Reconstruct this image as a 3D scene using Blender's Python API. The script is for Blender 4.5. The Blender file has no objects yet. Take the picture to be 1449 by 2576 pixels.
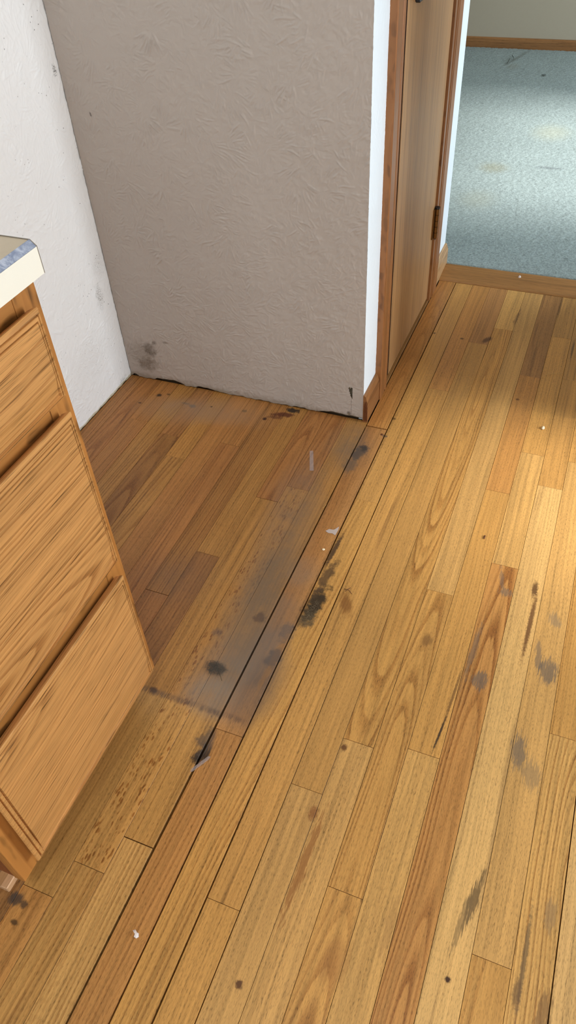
import bpy, bmesh, math, random
import numpy as np
from mathutils import Vector, Euler, Matrix

# ------------------------------------------------------------------ camera, world, lights
SC = bpy.context.scene
COL = SC.collection
W_PX, H_PX, F_PX = 1449, 2576, 1866.35
CAM_Z = 1.24
CAM_ROT = Euler([math.radians(a) for a in (45.1492, 2.8363, 21.5162)], 'XYZ')
cam_data = bpy.data.cameras.new('camera')
cam_data.sensor_fit = 'VERTICAL'
cam_data.sensor_height = 36.0
cam_data.lens = 36.0 * F_PX / H_PX
cam_data.clip_start = 0.02
cam = bpy.data.objects.new('camera', cam_data)
cam.location = (0, 0, CAM_Z)
cam.rotation_euler = CAM_ROT
COL.objects.link(cam)
SC.camera = cam

world = bpy.data.worlds.new('sky')
SC.world = world
world.use_nodes = True
world.node_tree.nodes['Background'].inputs[0].default_value = (0.75, 0.88, 1.0, 1)
world.node_tree.nodes['Background'].inputs[1].default_value = 1.0

SC.view_settings.view_transform = 'Standard'
SC.view_settings.look = 'None'
SC.view_settings.gamma = 1.0
SC.view_settings.use_curve_mapping = False
SC.view_settings.exposure = 0.0
SC.cycles.caustics_reflective = False
SC.cycles.caustics_refractive = False
SC.cycles.adaptive_threshold = 0.06
SC.cycles.max_bounces = 5
SC.cycles.diffuse_bounces = 4
SC.cycles.glossy_bounces = 2
SC.cycles.transmission_bounces = 2
SC.cycles.transparent_max_bounces = 4

def lamp(name, kind, loc, rot, energy, color, **kw):
    d = bpy.data.lights.new(name, kind)
    d.energy = energy
    d.color = color
    for k, v in kw.items():
        setattr(d, k, v)
    o = bpy.data.objects.new(name, d)
    o.location = loc
    o.rotation_euler = rot
    COL.objects.link(o)
    return o

XR = 2.40      # inner face of the window wall on the right, out of view
YB = -2.60     # inner face of the wall behind the camera
# sun through the windows, softened by haze
sun_dir = Vector((-1.0, -0.05, -0.66)).normalized()
lamp('sun', 'SUN', (5, 1.5, 4), sun_dir.to_track_quat('-Z', 'Y').to_euler(), 6.8, (1.0, 0.96, 0.90), angle=math.radians(9.5))
# daylight entering through each window opening
R90 = math.radians(90)
lamp('kitchen_window_daylight', 'AREA', (XR + 0.02, 1.51, 1.00), (0, R90, 0), 64, (0.86, 0.94, 1.0), shape='RECTANGLE', size=1.36, size_y=0.64)
lamp('living_window_daylight', 'AREA', (XR + 0.02, 3.72, 1.22), (0, R90, 0), 104, (0.84, 0.93, 1.0), shape='RECTANGLE', size=1.8, size_y=1.3)
lamp('patio_door_daylight', 'AREA', (1.0, YB - 0.02, 1.10), (R90, 0, 0), 44, (0.86, 0.94, 1.0), shape='RECTANGLE', size=1.9, size_y=2.0)

# fill lamp added behind and above the camera to brighten the near floor
lamp('added_ceiling_fill', 'AREA', (0.15, -0.35, 2.42), (0, 0, 0), 21, (1.0, 0.97, 0.93), shape='DISK', size=0.45)


def ray(u, v):
    d = Vector(((u - W_PX / 2) / F_PX, -(v - H_PX / 2) / F_PX, -1.0))
    return CAM_ROT.to_matrix() @ d

def fl(u, v, z=0.0):
    """photo pixel -> point on the horizontal plane at height z"""
    d = ray(u, v)
    t = (z - CAM_Z) / d.z
    return Vector((d.x * t, d.y * t, z))

def on(u, v, axis, val):
    d = ray(u, v)
    o = Vector((0, 0, CAM_Z))
    t = (val - o[axis]) / d[axis]
    return o + d * t

def lin(r, g, b):
    f = lambda c: (c / 255 / 12.92) if c <= 10 else ((c / 255 + 0.055) / 1.055) ** 2.4
    return (f(r), f(g), f(b))

# ------------------------------------------------------------------ node helper
class G:
    def __init__(s, name):
        s.mat = bpy.data.materials.new(name)
        s.mat.use_nodes = True
        s.t = s.mat.node_tree
        s.t.nodes.clear()
        s.out = s.t.nodes.new('ShaderNodeOutputMaterial')
        s.bsdf = s.t.nodes.new('ShaderNodeBsdfPrincipled')
        s.t.links.new(s.bsdf.outputs[0], s.out.inputs[0])
    def put(s, sock, v):
        if v is None:
            return
        if isinstance(v, bpy.types.NodeSocket):
            s.t.links.new(v, sock)
        elif hasattr(v, '__len__'):
            v = tuple(v)
            n = len(sock.default_value)
            sock.default_value = v + (1.0,) * (n - len(v)) if n > len(v) else v[:n]
        else:
            try:
                sock.default_value = v
            except TypeError:
                sock.default_value = (v,) * len(sock.default_value)
    def m(s, op, a, b=None, c=None, clamp=False):
        n = s.t.nodes.new('ShaderNodeMath')
        n.operation = op
        n.use_clamp = clamp
        for i, v in enumerate((a, b, c)):
            s.put(n.inputs[i], v)
        return n.outputs[0]
    def vm(s, op, a, b=None, out=0, scale=None):
        n = s.t.nodes.new('ShaderNodeVectorMath')
        n.operation = op
        s.put(n.inputs[0], a)
        s.put(n.inputs[1], b)
        if scale is not None:
            s.put(n.inputs['Scale'], scale)
        return n.outputs[out]
    def attr(s, name, out='Vector'):
        n = s.t.nodes.new('ShaderNodeAttribute')
        n.attribute_name = name
        return n.outputs[out]
    def pos(s):
        return s.t.nodes.new('ShaderNodeNewGeometry').outputs['Position']
    def sep(s, v):
        n = s.t.nodes.new('ShaderNodeSeparateXYZ')
        s.put(n.inputs[0], v)
        return n.outputs[0], n.outputs[1], n.outputs[2]
    def comb(s, x, y, z):
        n = s.t.nodes.new('ShaderNodeCombineXYZ')
        for i, v in enumerate((x, y, z)):
            s.put(n.inputs[i], v)
        return n.outputs[0]
    def noise(s, vec, scale=1.0, detail=2.0, rough=0.5, dist=0.0, color=False):
        n = s.t.nodes.new('ShaderNodeTexNoise')
        s.put(n.inputs['Vector'], vec)
        s.put(n.inputs['Scale'], scale)
        s.put(n.inputs['Detail'], detail)
        s.put(n.inputs['Roughness'], rough)
        s.put(n.inputs['Distortion'], dist)
        return n.outputs[1 if color else 0]
    def vor(s, vec, scale, feature='F1', rand=1.0):
        n = s.t.nodes.new('ShaderNodeTexVoronoi')
        n.feature = feature
        s.put(n.inputs['Vector'], vec)
        s.put(n.inputs['Scale'], scale)
        s.put(n.inputs['Randomness'], rand)
        return n.outputs
    def mp(s, v, a, b, c=0.0, d=1.0, smooth=True):
        n = s.t.nodes.new('ShaderNodeMapRange')
        n.interpolation_type = 'SMOOTHSTEP' if smooth else 'LINEAR'
        n.clamp = True
        for i, x in enumerate((v, a, b, c, d)):
            s.put(n.inputs[i], x)
        return n.outputs[0]
    def mix(s, f, a, b, blend='MIX'):
        n = s.t.nodes.new('ShaderNodeMix')
        n.data_type = 'RGBA'
        n.blend_type = blend
        s.put(n.inputs[0], f)
        s.put(n.inputs[6], a)
        s.put(n.inputs[7], b)
        return n.outputs[2]
    def ell(s, vec, loc, rad, ang=0.0, soft=0.4, wob=None, amp=0.0):
        """soft-edged ellipse mask in the first two coordinates of vec"""
        n = s.t.nodes.new('ShaderNodeMapping')
        n.vector_type = 'TEXTURE'
        s.put(n.inputs['Vector'], vec)
        n.inputs['Location'].default_value = (loc[0], loc[1], 0)
        n.inputs['Rotation'].default_value = (0, 0, ang)
        n.inputs['Scale'].default_value = (rad[0], rad[1], 1e3)
        d = s.vm('LENGTH', n.outputs[0], out=1)
        if wob is not None and amp:
            d = s.m('MULTIPLY_ADD', wob, amp, d)
            d = s.m('SUBTRACT', d, 0.5 * amp)
        return s.mp(d, 1 + soft, 1 - soft)
    def bump(s, h, dist=0.001, strength=1.0):
        n = s.t.nodes.new('ShaderNodeBump')
        s.put(n.inputs['Strength'], strength)
        s.put(n.inputs['Distance'], dist)
        s.put(n.inputs['Height'], h)
        return n.outputs[0]
    def done(s, col, rough=0.5, normal=None, spec=0.5, metal=0.0, **kw):
        b = s.bsdf
        s.put(b.inputs['Base Color'], col)
        s.put(b.inputs['Roughness'], rough)
        s.put(b.inputs['Specular IOR Level'], spec)
        s.put(b.inputs['Metallic'], metal)
        if normal is not None:
            s.put(b.inputs['Normal'], normal)
        for k, v in kw.items():
            s.put(b.inputs[k], v)
        return s.mat

def plain(name, rgb, rough=0.6, spec=0.4, metal=0.0, grain=0.06, scale=120, **kw):
    g = G(name)
    n = g.noise(g.pos(), scale, 3, 0.6)
    k = g.m('MULTIPLY_ADD', n, grain * 2, 1 - grain)
    col = g.vm('SCALE', tuple(rgb), scale=k)
    return g.done(col, rough, g.bump(n, 0.0004, 0.4), spec, metal, **kw)

# ------------------------------------------------------------------ oak
def oak(name, rings=210.0, contrast=1.0, pore=1.0, rough=0.42, spec=0.4, floor=None, fleck=False, pu=150.0, pv=1050.0, plo=0.52, phi=0.66, fbc=0.56, lnc=0.22):
    """solid oak: growth rings around a tilted pith, pores, fibre; piece data in mesh attributes
    guv = metres along the grain, across, and depth from the pith; gamt = rings, streaks, flecks; tint = colour"""
    g = G(name)
    u, v, w = g.sep(g.attr('guv'))
    ringA, streakA, fleckA = g.sep(g.attr('gamt'))
    seed = g.attr('gseed', 'Fac')
    tint = g.attr('tint', 'Color')
    so = g.m('MULTIPLY', seed, 37.0)
    # slow waviness of the trunk
    wa = g.noise(g.comb(g.m('MULTIPLY_ADD', u, 3.0, so), g.m('MULTIPLY', v, 9.0), so), 1, 1, 0.5)
    wb = g.noise(g.comb(g.m('MULTIPLY_ADD', u, 2.0, so), g.m('MULTIPLY', v, 7.0), g.m('ADD', so, 9.0)), 1, 1, 0.5)
    v2 = g.m('MULTIPLY_ADD', g.m('SUBTRACT', wa, 0.5), 0.016, v)
    w2 = g.m('MULTIPLY_ADD', g.m('SUBTRACT', wb, 0.5), 0.020, w)
    r = g.m('SQRT', g.m('ADD', g.m('MULTIPLY', v2, v2), g.m('MULTIPLY', w2, w2)))
    jit = g.noise(g.comb(g.m('MULTIPLY', u, 14.0), g.m('MULTIPLY', v, 160.0), so), 1, 1, 0.6)
    t = g.m('ADD', g.m('MULTIPLY', r, rings), g.m('MULTIPLY', jit, 0.30))
    fr = g.m('FRACT', t)
    ring = g.m('MULTIPLY', g.mp(fr, 0.0, 0.10), g.mp(fr, 0.75, 0.12))
    # each ring has its own strength
    rid = g.noise(g.comb(g.m('FLOOR', t), so, 0.0), 0.73, 0, 0.5)
    ring = g.m('MULTIPLY', ring, g.mp(rid, 0.30, 0.70, 0.15, 1.0))
    # open pores: short dark dashes along the grain
    pn = g.noise(g.comb(g.m('MULTIPLY', u, pu), g.m('MULTIPLY', v, pv), g.m('MULTIPLY_ADD', w, 50.0, so)), 1, 1, 0.5)
    pores = g.mp(pn, plo, phi)
    pores = g.m('MULTIPLY', pores, g.m('MULTIPLY_ADD', ring, 0.55, 0.55))
    # fibre
    fb = g.noise(g.comb(g.m('MULTIPLY', u, 7.0), g.m('MULTIPLY', v, 330.0), g.m('MULTIPLY_ADD', w, 40.0, so)), 1, 2, 0.65)
    # broad colour drift
    br = g.noise(g.comb(g.m('MULTIPLY_ADD', u, 2.2, so), g.m('MULTIPLY', v, 26.0), so), 1, 1, 0.5)
    # mineral streaks
    st = g.noise(g.comb(g.m('MULTIPLY_ADD', u, 3.2, so), g.m('MULTIPLY_ADD', v, 62.0, so), so), 1, 2, 0.6)
    st = g.m('MULTIPLY', g.mp(st, 0.56, 0.70), streakA)
    # ray flecks of quarter-sawn wood
    if fleck:
        fv = g.vor(g.comb(g.m('MULTIPLY', u, 75.0), g.m('MULTIPLY', v, 210.0), so), 1.0)[0]
        fm = g.noise(g.comb(g.m('MULTIPLY', u, 30.0), g.m('MULTIPLY', v, 60.0), so), 1, 2, 0.5)
        fk = g.m('MULTIPLY', g.m('MULTIPLY', g.mp(fv, 0.46, 0.32), g.mp(fm, 0.46, 0.58)), fleckA)

    k = g.m('MULTIPLY_ADD', g.m('SUBTRACT', fb, 0.5), fbc * contrast, 1.12)
    k = g.m('MULTIPLY_ADD', g.m('SUBTRACT', br, 0.5), 0.45 * contrast, k)
    ln = g.noise(g.comb(g.m('MULTIPLY_ADD', u, 1.6, so), g.m('MULTIPLY', v2, 150.0), so), 1, 1, 0.5)
    k = g.m('MULTIPLY_ADD', g.mp(ln, 0.42, 0.72), -lnc * contrast, k)
    k = g.m('SUBTRACT', k, g.m('MULTIPLY', pores, 0.47 * pore))
    col = g.vm('SCALE', tint, scale=k)
    darkc = g.vm('MULTIPLY', col, (0.60, 0.50, 0.42))
    col = g.mix(g.m('MULTIPLY', g.m('MULTIPLY', ring, ringA), 0.95 * contrast), col, darkc)
    col = g.mix(g.m('MULTIPLY', st, 0.75), col, g.vm('MULTIPLY', col, (0.50, 0.46, 0.48)))
    if fleck:
        col = g.mix(g.m('MULTIPLY', fk, 0.95), col, g.vm('MULTIPLY', col, (0.55, 0.42, 0.32)))
    rgh = g.m('MULTIPLY_ADD', fb, 0.22, rough - 0.11)
    if floor:
        col, rgh = floor_stains(g, g.pos(), col, rgh, *floor)
    return g.done(col, rgh, None, spec)

GREY = lin(116, 98, 82)
BLK, RED, GRY, BLU = lin(34, 28, 25), lin(74, 26, 16), lin(74, 66, 60), lin(104, 92, 80)
# stains and worn spots of the boards: photo pixel of the centre, radii in metres, turn, colour, strength
FILMS = [(690, 1420, .050, .22, 0.05, GREY, .72), (600, 1690, .070, .085, 0, lin(128, 113, 102), .80), (640, 1560, .05, .13, 0.1, GREY, .62),
         (740, 1250, .055, .13, 0.0, lin(118, 98, 86), .50), (690, 1600, .032, .10, 0, lin(118, 104, 96), .62), (450, 1030, .10, .045, .1, lin(158, 130, 108), .62),
         (560, 1035, .10, .05, .0, lin(152, 122, 98), .55), (880, 1120, .045, .09, 0, lin(110, 96, 84), .60), (530, 1750, .050, .035, 0, lin(136, 124, 114), .75),
         (760, 1440, .028, .035, 0, lin(132, 114, 100), .55), (440, 1450, .07, .06, .4, lin(96, 78, 70), .35), (650, 1740, .03, .07, 0, lin(92, 76, 68), .6)]
BARE = [(700, 1640, .007, .045, 0, lin(160, 112, 60), .45), (667, 1700, .005, .03, 0, lin(150, 106, 58), .4)]
MARKS = [(1106, 1845, .0020, .040, -.10, lin(40, 32, 30), .9), (1140, 1750, .0025, .06, -.05, lin(96, 64, 36), .7), (1333, 1570, .0045, .085, -.02, lin(98, 60, 32), .85), (1345, 1482, .0055, .020, 0, lin(82, 52, 30), .85),
         (1318, 2420, .0035, .070, .0, lin(104, 84, 58), .75), (1300, 2500, .0060, .018, 0, lin(112, 84, 54), .7), (1410, 770, .0030, .07, 0, lin(92, 60, 32), .7), (1440, 880, .0030, .05, 0, lin(80, 52, 28), .7),
         (735, 1034, .016, .010, 0, BLK, .95), (712, 1043, .030, .010, .3, RED, .85), (690, 1050, .022, .006, .2, RED, .6), (666, 1054, .0055, .006, 0, lin(45, 16, 14), .95),
         (400, 994, .0075, .0065, 0, BLK, .9), (424, 992, .005, .004, 0, lin(70, 50, 30), .7), (484, 1021, .010, .007, 0, lin(112, 102, 92), .7), (465, 1014, .012, .004, 0, lin(112, 98, 84), .6),
         (352, 1013, .005, .003, 0, lin(60, 42, 28), .8), (532, 1023, .003, .003, 0, BLK, .7), (615, 1034, .007, .006, 0, lin(86, 74, 58), .6),
         (905, 1138, .016, .032, -.3, GRY, .85), (915, 1128, .009, .012, 0, lin(52, 46, 42), .8), (880, 1170, .018, .025, 0, lin(92, 80, 68), .6), (960, 1093, .004, .004, 0, RED, .9), (968, 1097, .006, .005, 0, GRY, .8),
         (385, 1736, .008, .007, 0, lin(72, 46, 28), .85), (548, 1680, .017, .011, 0, lin(84, 76, 68), .55), (548, 1590, .010, .010, 0, lin(88, 72, 66), .5), (655, 1552, .012, .013, 0, lin(84, 66, 56), .7),
         (510, 1896, .012, .020, -.1, BLK, .95), (520, 1862, .014, .026, 0, lin(88, 74, 62), .75), (688, 1655, .014, .022, 0, lin(86, 78, 74), .7), (720, 1590, .012, .025, 0, lin(96, 86, 80), .6),
         (790, 1522, .017, .050, -.12, lin(44, 36, 26), .95), (822, 1450, .010, .050, -.1, lin(84, 62, 40), .85), (840, 1385, .0055, .055, -.06, lin(70, 50, 34), .9), (768, 1560, .016, .016, 0, lin(96, 78, 54), .7),
         (870, 1520, .012, .028, .4, lin(116, 70, 28), .7),
         (40, 2262, .012, .009, .5, lin(60, 54, 50), .85), (60, 2275, .006, .006, 0, lin(52, 46, 42), .8), (36, 2320, .007, .004, 0, lin(52, 40, 28), .8),
         (1126, 2464, .0042, .0042, 0, lin(48, 20, 18), .95), (601, 2476, .005, .006, 0, lin(62, 24, 18), .85), (788, 2046, .007, .012, 0, lin(120, 66, 30), .7), (866, 1880, .005, .006, 0, lin(84, 44, 20), .85),
         (1225, 855, .010, .020, -.5, lin(74, 42, 22), .8), (1162, 852, .005, .005, 0, lin(70, 40, 20), .8), (1302, 1005, .005, .004, 0, lin(86, 50, 26), .8), (1075, 1610, .010, .014, 0, lin(120, 84, 46), .7),
         (990, 1053, .006, .004, 0, lin(70, 52, 32), .8), (1093, 838, .004, .004, 0, lin(74, 48, 24), .8), (840, 2420, .020, .03, 0, lin(150, 100, 52), .4)]
IRON = [(1208, 1712, .016, .022, 0, BLU, .75), (1190, 1640, .006, .07, -.05, BLU, .55), (1272, 1490, .014, .012, 0, BLU, .6), (1262, 1455, .005, .04, .2, BLU, .5),
        (1378, 1690, .018, .030, 0, BLU, .75), (1355, 1650, .007, .04, .15, BLU, .6), (1395, 1560, .012, .02, .3, lin(140, 118, 90), .6), (1305, 1890, .014, .035, .1, lin(112, 98, 82), .75),
        (1335, 1945, .018, .03, .2, lin(140, 116, 84), .6), (1192, 2265, .008, .045, -.15, lin(92, 72, 46), .8), (1165, 2310, .007, .05, -.15, lin(120, 96, 62), .6),
        (1365, 2560, .012, .035, 0, lin(120, 86, 52), .7), (1385, 2300, .010, .025, 0, lin(140, 112, 78), .6),
        (760, 2180, .008, .09, -.03, lin(140, 88, 42), .7), (1300, 800, .006, .05, -.05, lin(100, 66, 36), .6), (980, 2330, .010, .05, 0, lin(150, 110, 64), .4)]
STAINS = []
for kind, lst in (('film', FILMS), ('bare', BARE), ('mark', MARKS), ('iron', IRON)):
    for st_ in lst:
        c_ = fl(st_[0], st_[1])
        STAINS.append((kind, c_.x, c_.y) + tuple(st_[2:]))

def floor_stains(g, P, col, rgh, ids, in_zone):
    """wear of one board: dull patch left by the appliance of the alcove, grey film, dark marks"""
    if not ids and not in_zone:
        return col, rgh
    big = g.noise(P, 9.0, 3, 0.62)
    mid = g.noise(g.vm('MULTIPLY', P, (210.0, 26.0, 1.0)), 1.0, 3, 0.7)
    fine = g.noise(P, 190.0, 2, 0.6)
    iso = g.noise(P, 55.0, 3, 0.65)
    strk = g.noise(g.vm('MULTIPLY', P, (430.0, 38.0, 1.0)), 1.0, 2, 0.7)
    x, y, z = g.sep(P)
    if in_zone:
        edge = g.m('MULTIPLY_ADD', g.m('SUBTRACT', mid, 0.5), 0.022, y)
        inx = g.mp(g.m('MULTIPLY_ADD', g.m('SUBTRACT', big, 0.5), 0.05, x), -0.372, -0.425)
        iny = g.mp(edge, 0.588, 0.603)
        zone = g.m('MULTIPLY', inx, iny)
        col = g.mix(g.m('MULTIPLY', zone, g.mp(big, 0.25, 0.7, 0.75, 1.0)), col, g.vm('MULTIPLY', col, (0.80, 0.71, 0.61)))
        rgh = g.m('MULTIPLY_ADD', zone, 0.06, rgh)
    soft_tex = g.m('MULTIPLY', g.mp(big, 0.32, 0.60, 0.45, 1.0), g.mp(mid, 0.30, 0.62, 0.75, 1.0))
    for k in ids:
        kind, cx, cy, rx, ry, ang, rgb, amt = STAINS[k]
        tex = None
        if kind == 'film':
            rgb = (rgb[0], rgb[1] * 0.96, rgb[2] * 0.86)
            soft, wob, amp, tex = 0.75, big, 1.5, soft_tex
        elif kind == 'bare':
            soft, wob, amp = 0.4, mid, 1.6
        elif kind == 'iron':
            soft, wob, amp = 0.30, strk, 3.0
            rx, ry = rx * 0.85, ry * 0.9
        else:
            soft = 0.45
            wob, amp = (fine, 1.2) if rx < 0.008 else ((iso, 2.6) if in_zone else (mid, 2.2))
        f = g.m('MULTIPLY', g.ell(P, (cx, cy), (rx, ry), ang, soft, wob, amp), amt)
        if tex is not None:
            f = g.m('MULTIPLY', g.m('MULTIPLY', f, tex), 1.2, clamp=True)
        col = g.mix(f, col, rgb)
    if in_zone:
        # dark line of dirt where the front edge stood, scattered grime
        dl = g.m('MULTIPLY', inx, g.mp(g.m('ABSOLUTE', g.m('SUBTRACT', edge, 0.600)), 0.010, 0.002))
        dl = g.m('MULTIPLY', dl, g.mp(x, -0.66, -0.60))
        col = g.mix(g.m('MULTIPLY', dl, g.mp(mid, 0.35, 0.6, 0.1, 0.6)), col, lin(78, 66, 60))
        sp = g.mp(g.noise(P, 260.0, 2, 0.5), 0.70, 0.76)
        col = g.mix(g.m('MULTIPLY', g.m('MULTIPLY', sp, zone), 0.45), col, lin(60, 46, 36))
    return col, rgh

FLOOR_MATS = {}
def floor_mat(x0, x1, y0, y1, fleck=False):
    """oak material for one board, carrying only the stains that touch it"""
    ids = tuple(k for k, s_ in enumerate(STAINS) if x0 - 2.6 * max(s_[3], abs(math.sin(s_[5])) * s_[4]) < s_[1] < x1 + 2.6 * max(s_[3], abs(math.sin(s_[5])) * s_[4]) and y0 - 2.6 * max(s_[4], s_[3] * .5) < s_[2] < y1 + 2.6 * max(s_[4], s_[3] * .5))
    zone = x0 < -0.36 and y1 > 0.57
    key = (ids, zone, fleck)
    if key not in FLOOR_MATS:
        FLOOR_MATS[key] = oak('oak_floor', 190, 1.0, 1.0, 0.40, 0.38, floor=(ids, zone), fleck=fleck)
    return FLOOR_MATS[key]

M = {}
M['oak_cab'] = oak('oak_cabinet', 150, 1.0, 1.55, 0.36, 0.40, pu=16.0, pv=950.0, plo=0.55, phi=0.68, fbc=0.34, lnc=0.16)
M['oak_trim'] = oak('oak_trim', 260, 0.8, 0.9, 0.38, 0.40, pu=30.0, pv=900.0)
M['oak_door'] = oak('oak_door', 150, 0.8, 0.8, 0.45, 0.35, pu=9.0, pv=620.0)

# ------------------------------------------------------------------ plaster walls
def plaster(name, rgb, ax, extra=None, rough=0.55):
    """paint on plaster; the relief itself is modelled, the paint only varies a little"""
    g = G(name)
    c = g.sep(g.pos())
    flat = g.comb(c[ax], c[2], 0.0)
    fine = g.noise(flat, 330.0, 1, 0.6)
    med = g.noise(flat, 70.0, 1, 0.55)
    k = g.m('MULTIPLY_ADD', g.noise(flat, 2.5, 1, 0.6), 0.08, 0.96)
    col = g.vm('SCALE', tuple(rgb), scale=k)
    if extra:
        col = extra(g, flat, col, fine, med)
    return g.done(col, rough, None, 0.35)

def taupe_extra(g, P, col, fine, med):
    def blot(col, u, v, rx, rz, rgb, amt, amp=1.6, soft=.7):
        c = on(u, v, 1, 1.525)
        mk = g.ell(P, (c.x, c.z), (rx, rz), 0.2, soft, med, amp)
        return g.mix(g.m('MULTIPLY', mk, g.m('MULTIPLY', amt, g.mp(fine, 0.3, 0.6, 0.55, 1.0))), col, rgb)
    for a in [(376, 880, .017, .018, lin(74, 62, 48), .75), (370, 915, .026, .018, lin(96, 82, 66), .65), (360, 895, .040, .040, lin(120, 106, 90), .45),
              (388, 862, .006, .006, lin(70, 58, 46), .6), (416, 862, .008, .003, lin(96, 82, 66), .6),
              (228, 288, .0022, .004, lin(40, 32, 28), .9), (878, 1040, .004, .006, lin(60, 50, 40), .8), (540, 985, .03, .006, lin(140, 128, 96), .5)]:
        col = blot(col, *a)
    # soiled lower edge
    x, z, _ = g.sep(P)
    lo = g.mp(g.m('MULTIPLY_ADD', med, -0.02, z), 0.014, -0.006)
    col = g.mix(g.m('MULTIPLY', lo, 0.45), col, lin(110, 98, 74))
    # hairline crack of the corner bead
    ck = g.m('ABSOLUTE', g.m('SUBTRACT', g.m('MULTIPLY_ADD', med, 0.003, x), -0.4822))
    cr = g.m('MULTIPLY', g.mp(ck, 0.0011, 0.0002), g.mp(z, 0.07, 0.06))
    col = g.mix(g.m('MULTIPLY', cr, 0.55), col, lin(80, 66, 52))
    return col

def white_extra(g, P, col, fine, med):
    # specks of mould, denser towards the corner with the taupe wall
    y, z, _ = g.sep(P)
    n = g.vor(P, 130.0)
    spk = g.mp(n[0], 0.20, 0.12)
    sel = g.mp(g.sep(n[1])[0], 0.80, 0.82)
    dens = g.m('MULTIPLY', g.mp(y, 1.05, 1.50, 0.1, 1.0), g.mp(g.noise(P, 14.0, 3, 0.6), 0.42, 0.62))
    spk = g.m('MULTIPLY', g.m('MULTIPLY', spk, sel), dens)
    col = g.mix(g.m('MULTIPLY', spk, 0.85), col, lin(58, 54, 50))
    def blot(col, u, v, ry, rz, rgb, amt):
        c = on(u, v, 0, -1.168)
        mk = g.ell(P, (c.y, c.z), (ry, rz), 0.0, 0.8, med, 1.8)
        return g.mix(g.m('MULTIPLY', mk, g.m('MULTIPLY', amt, g.mp(fine, 0.4, 0.62))), col, rgb)
    for a in [(250, 745, .012, .026, lin(108, 98, 82), .6), (247, 668, .020, .03, lin(80, 74, 66), .18), (225, 905, .07, .05, lin(150, 144, 136), .14), (137, 176, .006, .008, lin(50, 46, 40), .9),
              (310, 960, .02, .012, lin(90, 84, 74), .6)]:
        col = blot(col, *a)
    lo = g.mp(g.m('MULTIPLY_ADD', med, -0.006, z), 0.006, 0.002)
    col = g.mix(g.m('MULTIPLY', lo, 0.7), col, lin(176, 160, 112))
    return col

M['taupe'] = plaster('taupe_plaster', lin(182, 172, 163), 0, taupe_extra, 0.5)
M['white_left'] = plaster('white_plaster', lin(238, 238, 238), 1, white_extra, 0.6)
M['white_wall'] = plaster('white_wall_paint', lin(230, 241, 250), 1, None, 0.6)
M['far_wall'] = plain('olive_grey_paint', lin(172, 162, 143), 0.7, 0.3, grain=0.02, scale=60)
M['room_paint'] = plain('room_paint', lin(186, 182, 175), 0.7, 0.3, grain=0.02, scale=60)
M['black'] = plain('black_metal', (0.012, 0.012, 0.013), 0.35, 0.5)
M['dark_void'] = plain('dark_subfloor_and_gap_shade', lin(38, 28, 22), 0.9, 0.1)
M['brass'] = plain('aged_brass', lin(126, 86, 40), 0.42, 0.5, metal=0.75)
M['board_core'] = plain('torn_board_core', lin(132, 116, 94), 0.9, 0.1)
M['laminate'] = plain('beige_laminate', lin(186, 172, 148), 0.35, 0.4, grain=0.02)
M['cream'] = plain('cream_laminate', lin(232, 229, 216), 0.4, 0.4, grain=0.01)
def marble():
    g = G('blue_marble_laminate')
    P = g.pos()
    n = g.noise(P, 60.0, 5, 0.65, 2.2)
    col = g.mix(g.mp(n, 0.35, 0.7), lin(120, 130, 152), lin(172, 178, 192))
    return g.done(col, 0.35)
M['marble'] = marble()
def carpet_mat():
    g = G('carpet_pile')
    P = g.pos()
    a = g.noise(P, 270.0, 1, 0.6)
    b = g.noise(P, 130.0, 2, 0.6)
    c = g.noise(P, 3.5, 4, 0.6)
    k = g.m('ADD', g.m('MULTIPLY', a, 0.55), g.m('MULTIPLY', b, 0.75))
    k = g.mp(k, 0.46, 0.82, 0.62, 1.08, False)
    k = g.m('MULTIPLY', k, g.m('MULTIPLY_ADD', c, 0.22, 0.89))
    col = g.vm('SCALE', lin(160, 175, 175), scale=k)
    for u, v, rx, ry, rgb, am in [(1242, 420, .05, .05, lin(140, 138, 112), .5), (1388, 332, .07, .09, lin(176, 178, 156), .4), (1200, 500, .06, .08, lin(160, 164, 148), .35),
                                  (1300, 145, .012, .16, lin(110, 116, 108), .55), (1290, 165, .03, .05, lin(140, 144, 132), .4), (1382, 421, .05, .012, lin(104, 112, 116), .6), (1367, 188, .012, .02, lin(60, 64, 60), .8)]:
        q = fl(u, v, 0.012)
        mk = g.ell(P, (q.x, q.y), (rx, ry), -0.25 if ry > .1 else 0, 0.8, b, 1.4)
        col = g.mix(g.m('MULTIPLY', mk, am), col, rgb)
    return g.done(col, 0.95, None, 0.1)
M['carpet'] = carpet_mat()

# ------------------------------------------------------------------ mesh helpers
def link(name, me, mat, parent=None, smooth=False):
    o = bpy.data.objects.new(name, me)
    COL.objects.link(o)
    if mat is not None:
        me.materials.append(mat)
    if parent is not None:
        o.parent = parent
    if smooth:
        for p in me.polygons:
            p.use_smooth = True
    return o

def mesh(name, verts, faces):
    me = bpy.data.meshes.new(name)
    me.from_pydata([tuple(v) for v in verts], [], faces)
    me.update()
    return me

def tag(o, label, cat, group=None, kind=None):
    o['label'] = label
    o['category'] = cat
    if group:
        o['group'] = group
    if kind:
        o['kind'] = kind
    return o

def empty(name, loc):
    o = bpy.data.objects.new(name, None)
    o.location = loc
    o.empty_display_size = 0.05
    COL.objects.link(o)
    return o

def child(o, parent):
    o.parent = parent
    o.matrix_parent_inverse = Matrix.Translation(parent.location).inverted()
    return o

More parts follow.
